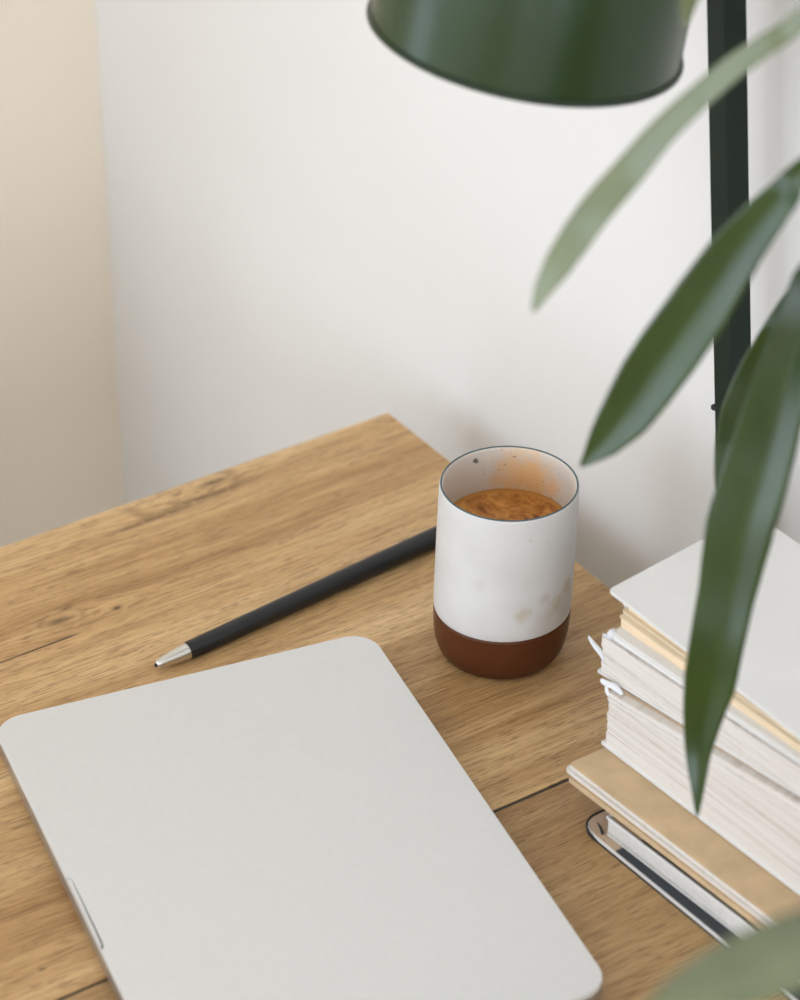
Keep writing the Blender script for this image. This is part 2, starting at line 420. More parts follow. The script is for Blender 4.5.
o = mesh_obj('cloth', bm, 'shading_curtain', cur, True); md = o.modifiers.new('thickness', 'SOLIDIFY'); md.thickness = 0.002
bm = bmesh.new(); tube(bm, [(0.07, 0.30, 2.45), (0.07, -2.15, 2.45)], 0.012, 12); rod = mesh_obj('curtain_rod', bm, 'table_metal', cur)
for y in (0.28, -2.10):
    bm = bmesh.new(); tube(bm, [(0.0, y, 2.45), (0.07, y, 2.45)], 0.008, 10); mesh_obj('rod_bracket', bm, 'table_metal', cur)

# ------------------------------------------------------------------ table
table = thing('desk', 'oak plank desk standing along the white wall, carrying laptop and mug', 'desk', ORG, ANG)
TD, TL_, TT = 0.70, 1.25, 0.028
cuts = [0.0, 0.2030, 0.3508, 0.505, 0.655, 0.805, 0.955, 1.105, TL_]
gaps = [0, 0.00004, 0.0011, 0.0006, 0.0006, 0.0006, 0.0006, 0.0006, 0]
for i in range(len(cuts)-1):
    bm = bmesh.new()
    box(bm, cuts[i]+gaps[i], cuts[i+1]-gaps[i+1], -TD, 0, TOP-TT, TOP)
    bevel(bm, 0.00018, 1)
    o = mesh_obj('plank', bm, 'wood', table); tn = (1.10, 1.0, 0.78, 0.85, 0.95, 0.8, 0.9, 1.0, 0.85)[i]; o.color = (tn, tn*0.985, tn*0.95, 1)  # third plank darkened in place of light fading across the desk
bm = bmesh.new(); box(bm, cuts[2]-0.0011, cuts[2]+0.0011, -TD+0.001, -0.001, TOP-TT, TOP-0.0010); mesh_obj('groove_strip', bm, 'table_metal', table)
bm = bmesh.new(); box(bm, 0.03, TL_-0.03, -TD+0.03, -0.03, TOP-TT-0.004, TOP-TT); mesh_obj('underlay_board', bm, 'table_metal', table)
for (x, y) in ((0.06, -0.06), (TL_-0.06, -0.06), (0.06, -TD+0.06), (TL_-0.06, -TD+0.06)):
    bm = bmesh.new(); box(bm, x-0.025, x+0.025, y-0.025, y+0.025, 0, TOP-TT-0.004); bevel(bm, 0.003); mesh_obj('leg', bm, 'table_metal', table)
for (x0, x1, y0, y1) in ((0.085, TL_-0.085, -0.075, -0.045), (0.085, TL_-0.085, -TD+0.045, -TD+0.075)):
    bm = bmesh.new(); box(bm, x0, x1, y0, y1, TOP-TT-0.064, TOP-TT-0.004); mesh_obj('apron', bm, 'table_metal', table)

# ------------------------------------------------------------------ laptop
LA = 0.392717
lap_c = Vector((-0.016626, 1.293444, TOP))          # far right corner of the lid
e1 = Vector((math.cos(LA), math.sin(LA), 0)); e2 = Vector((math.sin(LA), -math.cos(LA), 0))
S_, L_ = 0.2124, 0.3041
# local frame: x along e1 (0 at the thumb-notch edge), y away from the viewer, origin at the near end of that edge
lap = thing('laptop', 'closed silver laptop with rounded corners lying on the desk', 'laptop', lap_c - e1*S_ + e2*L_, LA)
RC = 0.0155
def lid_outline(notch=0.0, inset=0.0):
    o = round_rect(inset, S_-inset, inset, L_-inset, RC-inset, 10)
    if notch:
        # the outline ends on the x=0 edge, coming down from y=L: insert the notch there
        ya, yb = L_-0.133, L_-0.189
        k = 3*(11)
        ins = [(inset, ya), (inset+notch*0.75, ya-0.0012), (inset+notch, ya-0.004), (inset+notch, yb+0.004), (inset+notch*0.75, yb+0.0012), (inset, yb)]
        o = o[:k] + ins + o[k:]
    return o
bm = bmesh.new()
prism(bm, round_rect(0.0022, S_-0.0022, 0.0022, L_-0.0022, RC-0.0022, 10), 0.0012, 0.0030)
mesh_obj('underside', bm, 'alu_side', lap)
bm = bmesh.new(); a, b = prism(bm, lid_outline(), 0.0030, 0.0116)
bmesh.ops.bevel(bm, geom=[e for e in bm.edges if abs(e.verts[0].co.z-0.0030) < 1e-6 and abs(e.verts[1].co.z-0.0030) < 1e-6], offset=0.0016, segments=3, affect='EDGES')
mesh_obj('base', bm, 'alu_side', lap)
bm = bmesh.new(); prism(bm, round_rect(0.0015, S_-0.006, 0.0015, L_-0.0015, RC-0.0015, 8), 0.0116, 0.0121)
mesh_obj('gasket', bm, 'rubber', lap)
bm = bmesh.new(); prism(bm, lid_outline(0.0024), 0.0121, 0.0150)
bmesh.ops.bevel(bm, geom=[e for e in bm.edges if abs(e.verts[0].co.z-0.0150) < 1e-6 and abs(e.verts[1].co.z-0.0150) < 1e-6], offset=0.0005, segments=2, affect='EDGES')
lid = mesh_obj('lid', bm, 'aluminium', lap)
bm = bmesh.new(); prism(bm, [(0.0003, L_-0.1882), (0.0014, L_-0.1860), (0.0020, L_-0.1360), (0.0003, L_-0.1340)], 0.0116, 0.0147)
mesh_obj('thumb_notch', bm, 'aluminium', lid)
bm = bmesh.new(); tube(bm, [(S_-0.0035, 0.04, 0.0100), (S_-0.0035, L_-0.04, 0.0100)], 0.0026, 10); mesh_obj('hinge', bm, 'rubber', lap)
for (x, y) in ((0.025, 0.025), (S_-0.025, 0.025), (0.025, L_-0.025), (S_-0.025, L_-0.025)):
    bm = bmesh.new(); lathe(bm, [(0.006, 0), (0.007, 0.0006), (0.007, 0.0013)], 16, True, True)
    bmesh.ops.translate(bm, verts=bm.verts, vec=(x, y, 0)); mesh_obj('foot', bm, 'rubber', lap)

# ------------------------------------------------------------------ mug
MX, MY = 0.0548, 1.2992
LEAN = 0.028                                         # the hand-made mug leans a little
def lean(bm):
    for v in bm.verts: v.co.x += LEAN*v.co.z
    return bm
mug = thing('mug', 'white handleless ceramic mug with a brown glazed base, coffee stains outside', 'mug', (MX, MY, TOP))
R0, MH, ZB = 0.0373, 0.1073, 0.0302
def mug_r(z):
    pts = [(0.0, 0.0292), (0.0015, 0.0318), (0.005, 0.0342), (0.010, 0.0358), (0.016, 0.0368), (0.023, 0.0372), (0.032, 0.0375), (0.06, 0.0375), (0.090, 0.0374), (MH, 0.0371)]
    for (a, ra), (b, rb) in zip(pts, pts[1:]):
        if z <= b: return ra + (rb-ra)*(z-a)/(b-a)
    return pts[-1][1]
bm = bmesh.new()
prof = [(0.0001, 0.0004), (0.0250, 0.0004)] + [(mug_r(z), z) for z in (0.0, 0.0008, 0.0018, 0.0035, 0.006, 0.009, 0.012, 0.016, 0.020, 0.024, 0.028, ZB-0.0006)] + [(mug_r(ZB)-0.0005, ZB), (0.033, ZB)]
lathe(bm, prof, 96); lean(bm); mesh_obj('glazed_base', bm, 'mug_brown', mug, True)['label'] = 'brown glazed lower part of the mug'
bm = bmesh.new()
ti = 0.0023
prof = [(mug_r(ZB)-0.0030, ZB+0.0001), (mug_r(ZB)-0.0002, ZB+0.0001), (mug_r(ZB), ZB+0.0006)] + [(mug_r(z), z) for z in (0.036, 0.045, 0.055, 0.065, 0.075, 0.085, 0.095, 0.102, MH-0.0016)]
prof += [(0.03695, MH-0.0008), (0.0366, MH-0.0002), (0.0360, MH), (0.0354, MH-0.0003), (0.0350, MH-0.0012)]
prof += [(0.0348, z) for z in (0.100, 0.092, 0.084, 0.076, 0.066, 0.050)] + [(0.0340, 0.030), (0.031, 0.014), (0.024, 0.007), (0.0001, 0.006)]
lathe(bm, prof, 96); lean(bm); cup = mesh_obj('cup_body', bm, 'mug_white', mug, True)
bm = bmesh.new()
prof = [(0.03615 + 0.00052*math.cos(a), MH - 0.00012 + 0.00045*math.sin(a)) for a in [2*PI*i/10 for i in range(11)]]
lathe(bm, prof, 96); lean(bm); mesh_obj('rim_line', bm, 'mug_rim', cup, True)['label'] = 'thin blue-grey line round the rim'
bm = bmesh.new(); lathe(bm, [(0.0001, 0.0), (0.0330, 0.0), (0.0343, 0.0002), (0.0347, 0.0008), (0.0340, -0.004), (0.0001, -0.004)], 96)
cof = mesh_obj('coffee', bm, 'coffee', None, True, (MX+LEAN*0.0803, MY, TOP+0.0803))
cof['label'] = 'brown coffee with golden crema filling the white mug'; cof['category'] = 'coffee'

# ------------------------------------------------------------------ pen
tip = Vector((-0.13166, 1.27465, 0)); dirp = Vector((0.779046, 0.626949, 0)).normalized()
pen = thing('pen', 'matte black pen with a silver tip lying between laptop and mug', 'pen', (tip.x, tip.y, TOP), math.atan2(dirp.y, dirp.x))
def along(bm):       # lathe axis z -> local +x, resting on the table along its lower side
    for v in bm.verts:
        x, y, z = v.co; v.co = Vector((z, y, x))
    return bm
def pr(s):           # radius along the pen
    return 0.0051 + 0.0009*min(1, max(0, (s-0.02)/0.17))
TILT = 0.0
def lay(bm):
    along(bm)
    for v in bm.verts: v.co.z += 0.00505 + 0.00095*min(1, max(0, (v.co.x-0.02)/0.17))
    return bm
bm = bmesh.new(); lathe(bm, [(0.0001, 0.0206), (0.0045, 0.0206)] + [(pr(s)-(0.0004 if s < 0.022 else 0), s) for s in (0.0210, 0.0222, 0.05, 0.08, 0.11, 0.14, 0.17, 0.19, 0.205)] + [(0.0056, 0.2095), (0.0048, 0.211), (0.0001, 0.2115)], 28)
mesh_obj('barrel', lay(bm), 'pen_black', pen, True)
bm = bmesh.new(); lathe(bm, [(0.0001, 0.0003), (0.0018, 0.0003), (0.0025, 0.0010), (0.0030, 0.0040), (0.0037, 0.0095), (0.0044, 0.0155), (0.0047, 0.0200), (0.0047, 0.0205), (0.0001, 0.0205)], 28)
mesh_obj('tip_cone', lay(bm), 'steel', pen, True)['label'] = 'tapered silver metal tip'
bm = bmesh.new(); lathe(bm, [(0.0001, -0.0008), (0.0009, -0.0006), (0.0012, -0.0001), (0.0012, 0.0002), (0.0001, 0.0003)], 20)
mesh_obj('nib', lay(bm), 'pen_black', pen, True)

# ------------------------------------------------------------------ stack of books
V0 = 0.36                                            # local origin of the stack on the wall axis
def zf(left, right, rise=0.0, u_front=0.11):
    """height of a sheet: left end (v=.36), right end (v=.50), rising towards the wall"""
    def f(x, y):
        u = -y
        return left + (right-left)*(x-0.36)/0.14 + rise*max(0.0, (u_front-u))/0.10
    return f
def slab(vl, vr, uf, skew, ub, z0, z1, inset=0.0, r=0.0015, bev=0.0, nx=10, rs=None):
    """flat slab in the room frame: front edge at u=uf (skewed along v), back edge at u=ub"""
    vl += inset; vr -= inset; uf -= inset; ub += inset
    ol = round_rect(vl, vr, -uf, -ub, r, 5, rs)
    # extra points on the long edges so that a sloping sheet can bend
    out = []
    for i, p in enumerate(ol):
        q = ol[(i+1) % len(ol)]; out.append(p)
        if abs(q[0]-p[0]) + abs(q[1]-p[1]) > 0.03:
            for k in range(1, nx): out.append((p[0]+(q[0]-p[0])*k/nx, p[1]+(q[1]-p[1])*k/nx))
    out = [(x, y - skew*(x-vl)) for x, y in out]
    bm = bmesh.new(); prism(bm, out, z0, z1)
    if bev:
        bmesh.ops.bevel(bm, geom=[e for e in bm.edges if len(e.link_faces) == 2 and (len(e.link_faces[0].verts) > 8) != (len(e.link_faces[1].verts) > 8)],
                        offset=bev, segments=2, affect='EDGES', clamp_overlap=True)
    big = [f for f in bm.faces if len(f.verts) > 4]
    bmesh.ops.triangulate(bm, faces=big)
    return bm
def off(f, d):
    g = f if callable(f) else (lambda x, y: f)
    return lambda x, y: g(x, y) + d
BASE = Vector((T.x, T.y, TOP))
def book(name, label, cat='book'):
    return thing(name, label, cat, BASE, ANG, 'books stacked on the desk')

# 1 thin magazine at the bottom
b = book('magazine', 'thin magazine with white edge and dark cover, lowest in the stack', 'magazine')
k1 = dict(vl=0.3835, vr=0.585, uf=0.1400, skew=-0.047, ub=0.008)
mesh_obj('back_cover', slab(**k1, z0=0.0, z1=0.0004, r=0.004, rs=(0.004, 0.004, 0.004, 0.012)), 'dark_cover', b)
mesh_obj('page_block', slab(**k1, z0=0.0004, z1=0.0022, inset=0.0004, r=0.004, rs=(0.004, 0.004, 0.004, 0.012), bev=0.0006), 'paper_white', b)
mesh_obj('front_cover', slab(**k1, z0=0.0022, z1=0.0030, inset=0.0016, r=0.004, rs=(0.004, 0.004, 0.004, 0.010)), mat_two_tone('magazine_print', (0.50, 0.36, 0.25), (0.028, 0.035, 0.04), 0.412), b)
bm = bmesh.new()
pts = [(0.3837, -0.110, 0.0028), (0.3837, -0.126, 0.0028)] + [(0.3955 + 0.0118*math.cos(PI + PI/2*k/6), -0.128 + 0.0118*math.sin(PI + PI/2*k/6), 0.0028) for k in range(5)] + [(0.393, -0.1392, 0.0020), (0.400, -0.1394, 0.0010)]
tube(bm, pts, 0.0005, 8); mesh_obj('edge_binding', bm, 'rubber', b)
bm = bmesh.new(); tube(bm, [(0.3900, -0.1320, 0.0031), (0.3940, -0.1330, 0.0033), (0.3990, -0.1352, 0.0033)], [0.0002, 0.0006, 0.0008], 8); mesh_obj('cover_drawing', bm, 'rubber', b)

# 2 pale linen book
b = book('linen_book', 'pale linen book with dark printed cover, just above the magazine')
k2 = dict(vl=0.3995, vr=0.575, uf=0.1340, skew=-0.074, ub=0.006)
mesh_obj('back_cover', slab(**k2, z0=0.0033, z1=0.0048, r=0.002), 'linen', b)
mesh_obj('page_block', slab(**k2, z0=0.0048, z1=0.0143, inset=0.0002, r=0.002, bev=0.0008), 'linen', b)
mesh_obj('front_cover', slab(**k2, z0=0.0143, z1=0.0146, inset=0.0018, r=0.002), mat_two_tone('linen_book_print', (0.42, 0.29, 0.20), (0.022, 0.026, 0.020), 0.424), b)
bm = bmesh.new(); tube(bm, [(0.4005, -0.1340, 0.0146), (0.574, -0.1209, 0.0146)], 0.0007, 8); mesh_obj('cover_edge', bm, 'paper_white', b)
bm = bmesh.new(); tube(bm, [(0.4003, -0.02, 0.0146), (0.4003, -0.1340, 0.0146)], 0.0007, 8); mesh_obj('cover_edge', bm, 'paper_white', b)

# 3 kraft hardback sticking out
b = book('kraft_book', 'tan kraft board book sticking out furthest from the stack')
bm = bmesh.new(); box(bm, 0.43, 0.55, -0.09, -0.02, 0.0146, 0.0185); mesh_obj('back_board', bm, 'dark_cover', b)
k3 = dict(vl=0.3690, vr=0.570, uf=0.1385, skew=-0.070, ub=0.004)
mesh_obj('back_cover', slab(**k3, z0=0.0185, z1=0.0238, inset=0.0012, r=0.003, bev=0.001), 'kraft', b)
mesh_obj('page_block', slab(**k3, z0=0.0238, z1=0.0296, inset=0.0002, r=0.003, bev=0.0020), 'pages', b)
mesh_obj('front_cover', slab(**k3, z0=0.0296, z1=0.0312, inset=0.0018, r=0.003, bev=0.0005), 'kraft', b)

# 4 thick book with rough pages
b = book('thick_book', 'thickest old book with rough cream page edges in mid stack')
z4 = zf(0.0655, 0.0825, 0.003)
k4 = dict(vl=0.3675, vr=0.566, uf=0.1150, skew=-0.060, ub=0.004)
mesh_obj('back_cover', slab(**k4, z0=0.0312, z1=0.0335, r=0.002, bev=0.0008), 'paper_white', b)
def rough_block(kw, z0, z1, rows, amp, seed):
    """page block whose visible edges are stepped in thin uneven signatures"""
    rnd = random.Random(seed); bm = bmesh.new()
    f0 = z0 if callable(z0) else (lambda x, y: z0)
    for i in range(rows):
        a, c = i/rows, (i+1)/rows
        lo = lambda x, y, a=a: f0(x, y) + (z1(x, y)-f0(x, y))*a
        hi = lambda x, y, c=c: f0(x, y) + (z1(x, y)-f0(x, y))*c
        d = rnd.uniform(0, amp)
        sub = slab(kw['vl']+rnd.uniform(0, amp*1.5), kw['vr'], kw['uf']-d, kw['skew'], kw['ub'], lo, hi, r=0.0012)
        me = bpy.data.meshes.new('tmp'); sub.to_mesh(me); sub.free(); bm.from_mesh(me); bpy.data.meshes.remove(me)
    return bm
kb = dict(k4); kb['uf'] = 0.1138; kb['vl'] = 0.3695
mesh_obj('page_block', rough_block(kb, 0.0335, off(z4, -0.0016), 22, 0.0008, 3), 'pages', b)
mesh_obj('front_cover', slab(**dict(k4, uf=0.1085, vl=0.3725), z0=off(z4, -0.0016), z1=z4, r=0.002), 'gap_shade', b)  # recessed, its brown standing in for the shaded gap
def scrap(parent, pts, wd, seed):
    rnd = random.Random(seed); bm = bmesh.new(); n = len(pts); rows = []
    pts = [Vector(p) for p in pts]
    for i, p in enumerate(pts):
        a = rnd.uniform(-0.9, 0.9)
        d = Vector((0.3, math.cos(a), math.sin(a)))*wd*(0.5 if i in (0, n-1) else 1.0)
        rows.append((bm.verts.new(p-d), bm.verts.new(p+d*0.2+Vector((0, 0, wd*0.35))), bm.verts.new(p+d)))
    for a, c in zip(rows, rows[1:]):
        bm.faces.new((a[0], a[1], c[1], c[0])); bm.faces.new((a[1], a[2], c[2], c[1]))
    bmesh.ops.recalc_face_normals(bm, faces=list(bm.faces))
    o = mesh_obj('torn_strip', bm, 'tissue', parent, True)
    md = o.modifiers.new('thick', 'SOLIDIFY'); md.thickness = 0.0007
    md = o.modifiers.new('sub', 'SUBSURF'); md.levels = 1; md.render_levels = 2
    return o
scrap(b, [(0.3775, -0.1095, 0.0660), (0.3715, -0.1105, 0.0690), (0.3665, -0.1115, 0.0675), (0.3625, -0.1125, 0.0680)], 0.0022, 5)
scrap(b, [(0.3720, -0.1135, 0.0630), (0.3690, -0.1135, 0.0655), (0.3675, -0.1125, 0.0680)], 0.0016, 8)

# 5 book with thick white cover
b = book('white_cover_book', 'worn book with curled white cover and torn binding, above the thick book')
z5a = zf(0.0672, 0.0838, 0.004); z5 = zf(0.0885, 0.0978, 0.006); z5c = zf(0.0932, 0.1005, 0.007)
k5 = dict(vl=0.3530, vr=0.560, uf=0.1080, skew=-0.035, ub=0.004)
mesh_obj('back_cover', slab(**k5, z0=off(z4, 0.0002), z1=z5a, r=0.002, bev=0.0003), 'paper_white', b)
kb = dict(k5); kb['uf'] = 0.1072; kb['vl'] = 0.3545
mesh_obj('page_block', rough_block(kb, z5a, z5, 14, 0.0006, 11), 'pages', b)
mesh_obj('front_cover', slab(**dict(k5, uf=0.1060, vl=0.3600), z0=off(z5, 0.0004), z1=z5c, r=0.004, bev=0.0018), 'paper_white', b)
scrap(b, [(0.3590, -0.1075, 0.0740), (0.3555, -0.1075, 0.0790), (0.3515, -0.1080, 0.0800), (0.3460, -0.1085, 0.0835)], 0.0016, 21)
scrap(b, [(0.3600, -0.1060, 0.0880), (0.3575, -0.1065, 0.0915), (0.3560, -0.1070, 0.0890)], 0.0017, 22)
bm = bmesh.new(); tube(bm, [(0.3625, -0.1050, 0.0915), (0.3605, -0.1045, 0.0920), (0.3592, -0.1040, 0.0912)], [0.0026, 0.0030, 0.0012], 10); mesh_obj('rolled_corner', bm, 'tissue', b, True)

# 6 thin cream booklet
b = book('cream_booklet', 'thin cream paper booklet under the topmost white book', 'booklet')
z6 = zf(0.0990, 0.1040, 0.009)
k6 = dict(vl=0.3585, vr=0.556, uf=0.1000, skew=-0.020, ub=0.005)
mesh_obj('page_block', slab(**k6, z0=off(z5c, 0.0001), z1=off(z6, -0.0008), inset=0.0006, r=0.002), 'pages_cream', b)
mesh_obj('front_cover', slab(**k6, z0=off(z6, -0.0008), z1=z6, r=0.002, bev=0.0003), 'cream', b)
bm = bmesh.new(); tube(bm, [(0.3600, -0.0945, 0.0992), (0.3550, -0.0925, 0.1000), (0.3500, -0.0925, 0.1035)], [0.0008, 0.0005, 0.0002], 6); mesh_obj('loose_thread', bm, 'tissue', b)

# 7 topmost white book
b = book('white_book', 'white softcover book lying on top of the stack')
z7a = zf(0.1062, 0.1064, 0.013); z7 = zf(0.1080, 0.1080, 0.0135)
k7 = dict(vl=0.3478, vr=0.555, uf=0.0992, skew=-0.014, ub=0.006)
mesh_obj('back_cover', slab(**dict(k7, vl=0.3565, uf=0.0965), z0=off(z6, 0.0002), z1=off(z6, 0.0009), r=0.002), 'cream', b)
mesh_obj('page_block', slab(**dict(k7, vl=0.3580, uf=0.0940), z0=off(z6, 0.0009), z1=z7a, r=0.002), 'pages_cream', b)
mesh_obj('front_cover', slab(**k7, z0=z7a, z1=z7, r=0.0035, bev=0.0006), 'paper_white', b)

# ------------------------------------------------------------------ desk lamp
lampb = P(0.3130, -0.022, 0.0)
lamp = thing('desk_lamp', 'dark green metal desk lamp clamped to the desk edge by the wall', 'lamp', (lampb.x, lampb.y, TOP))
def lv(p): return Vector(p) - Vector((lampb.x, lampb.y, TOP))
LB = P(0.3130, -0.022, 0.0); LT = P(0.2350, -0.022, 0.6173)      # lower and upper end of the leaning post
axp = (LT-LB).normalized()
def bar(bm, a, b, hx, hy):
    """rectangular bar from a to b with its sides along the wall axes"""
    a = Vector(a); b = Vector(b); ax = t2 - (b-a).normalized()*t2.dot((b-a).normalized()); ax.normalize(); ay = (b-a).normalized().cross(ax)
    ring = lambda p: [p - ax*hx - ay*hy, p + ax*hx - ay*hy, p + ax*hx + ay*hy, p - ax*hx + ay*hy]
    return hexa(bm, ring(a) + ring(b))
bm = bmesh.new(); bar(bm, lv(LB - axp*0.05), lv(LT), 0.0071, 0.0071)
bmesh.ops.recalc_face_normals(bm, faces=list(bm.faces)); bevel(bm, 0.0009); mesh_obj('post', bm, 'pole_green', lamp)
# clamp
bm = bmesh.new()
q = lambda v0, v1, u0, u1, z0, z1: [lv(P(v, u, z)) for z in (z0, z1) for (v, u) in ((v0, u1), (v1, u1), (v1, u0), (v0, u0))]
hexa(bm, q(0.302, 0.336, -0.014, -0.001, -0.060, 0.012)); bmesh.ops.recalc_face_normals(bm, faces=list(bm.faces)); bevel(bm, 0.0015)
clamp = mesh_obj('clamp_body', bm, 'pole_green', lamp)
bm = bmesh.new(); hexa(bm, q(0.302, 0.336, -0.001, 0.004, 0.0002, 0.010)); bmesh.ops.recalc_face_normals(bm, faces=list(bm.faces)); mesh_obj('clamp_jaw', bm, 'pole_green', clamp)
bm = bmesh.new(); hexa(bm, q(0.302, 0.336, -0.001, 0.025, -0.060, -0.050)); bmesh.ops.recalc_face_normals(bm, faces=list(bm.faces)); mesh_obj('clamp_jaw', bm, 'pole_green', clamp)
bm = bmesh.new(); tube(bm, [lv(P(0.319, 0.016, -0.075)), lv(P(0.319, 0.016, -0.0285))], 0.004, 12); mesh_obj('clamp_screw', bm, 'steel', clamp)
# small screw on the side of the post
kz = LB + axp*0.1475   # (seen at the left edge of the post)
bm = bmesh.new(); tube(bm, [lv(kz - t2*0.0050 + t1*0.0050), lv(kz - t2*0.0075 + t1*0.0075), lv(kz - t2*0.0083 + t1*0.0083)], [0.0018, 0.0018, 0.0010], 12); mesh_obj('side_screw', bm, 'rubber', lamp)
# shade
SC = Vector((0.0565, 1.2344, TOP + 0.3921)); SN = Vector((0.1615, 0.0297, 0.9864)).normalized(); RS = 0.0730
zq = Vector((0, 0, 1)).rotation_difference(SN).to_matrix().to_4x4()
def shade_part(name, bm, mat, smooth=True, parent=None):
    bmesh.ops.transform(bm, matrix=Matrix.Translation(lv(SC)) @ zq, verts=bm.verts)
    return mesh_obj(name, bm, mat, parent or lamp, smooth)
bm = bmesh.new()
lathe(bm, [(RS-0.0012, 0.002), (RS-0.0014, 0.03), (RS-0.002, 0.07), (RS-0.004, 0.095), (RS-0.010, 0.115), (RS-0.022, 0.132), (RS-0.040, 0.143), (0.022, 0.149), (0.018, 0.152), (0.018, 0.175), (0.014, 0.180), (0.0001, 0.180)], 96)
shade = shade_part('shade', bm, 'lamp_green')
bm = bmesh.new()
lathe(bm, [(RS-0.0026, 0.002), (RS-0.0028, 0.03), (RS-0.0034, 0.07), (RS-0.0054, 0.094), (RS-0.0114, 0.1135), (RS-0.023, 0.130), (RS-0.041, 0.141), (0.0001, 0.146)], 96)
shade_part('shade_lining', bm, 'lamp_inside', True, shade)
bm = bmesh.new()
lathe(bm, [(RS-0.0012+0.0019*math.cos(a), 0.0012+0.0016*math.sin(a)) for a in [2*PI*i/12 for i in range(13)]], 96); shade_part('shade_lip', bm, 'lamp_lip', True, shade)
bm = bmesh.new(); lathe(bm, [(0.016, 0.140), (0.016, 0.105), (0.012, 0.100), (0.0001, 0.100)], 24); shade_part('socket', bm, 'lamp_inside')
bm = bmesh.new(); lathe(bm, [(0.012, 0.100), (0.013, 0.090), (0.022, 0.072), (0.027, 0.055), (0.024, 0.038), (0.013, 0.029), (0.0001, 0.0275)], 24); shade_part('bulb', bm, 'lamp_inside')
# arm from the post to the shade
neck = SC + SN*0.174
bm = bmesh.new(); bar(bm, lv(LT - axp*0.008), lv(neck), 0.006, 0.006); bmesh.ops.recalc_face_normals(bm, faces=list(bm.faces)); bevel(bm, 0.0008); mesh_obj('arm', bm, 'pole_green', lamp)
bm = bmesh.new(); tube(bm, [lv(LT - axp*0.008 + t1*0.014), lv(LT - axp*0.008 - t1*0.012)], 0.013, 20); mesh_obj('joint_knob', bm, 'pole_green', lamp)

# ------------------------------------------------------------------ plant
plant_b = Vector((0.27, 0.925, TOP))
plant = thing('potted_plant', 'leafy green plant with long pointed glossy leaves beside the books', 'plant', plant_b)
def pv(p): return Vector((p[0], p[1], p[2]+TOP)) - plant_b
bm = bmesh.new(); lathe(bm, [(0.0001, 0.0), (0.050, 0.0), (0.054, 0.004), (0.066, 0.10), (0.068, 0.112), (0.064, 0.112), (0.061, 0.098), (0.0001, 0.095)], 48); pot = mesh_obj('pot', bm, 'terracotta', plant, True)
bm = bmesh.new(); lathe(bm, [(0.0001, 0.100), (0.03, 0.102), (0.0615, 0.099), (0.0610, 0.0985), (0.0001, 0.0965)], 32); mesh_obj('soil', bm, 'soil', pot, True)
def node(z): return (0.27+0.02*math.sin(z*9), 0.91+0.015*math.cos(z*7), z)
bm = bmesh.new(); zs = [0.098+0.582*i/24 for i in range(25)]
tube(bm, [pv(node(z)) for z in zs], [0.0058-0.0036*i/24 for i in range(25)], 12); mesh_obj('stem', bm, 'bark', plant, True)

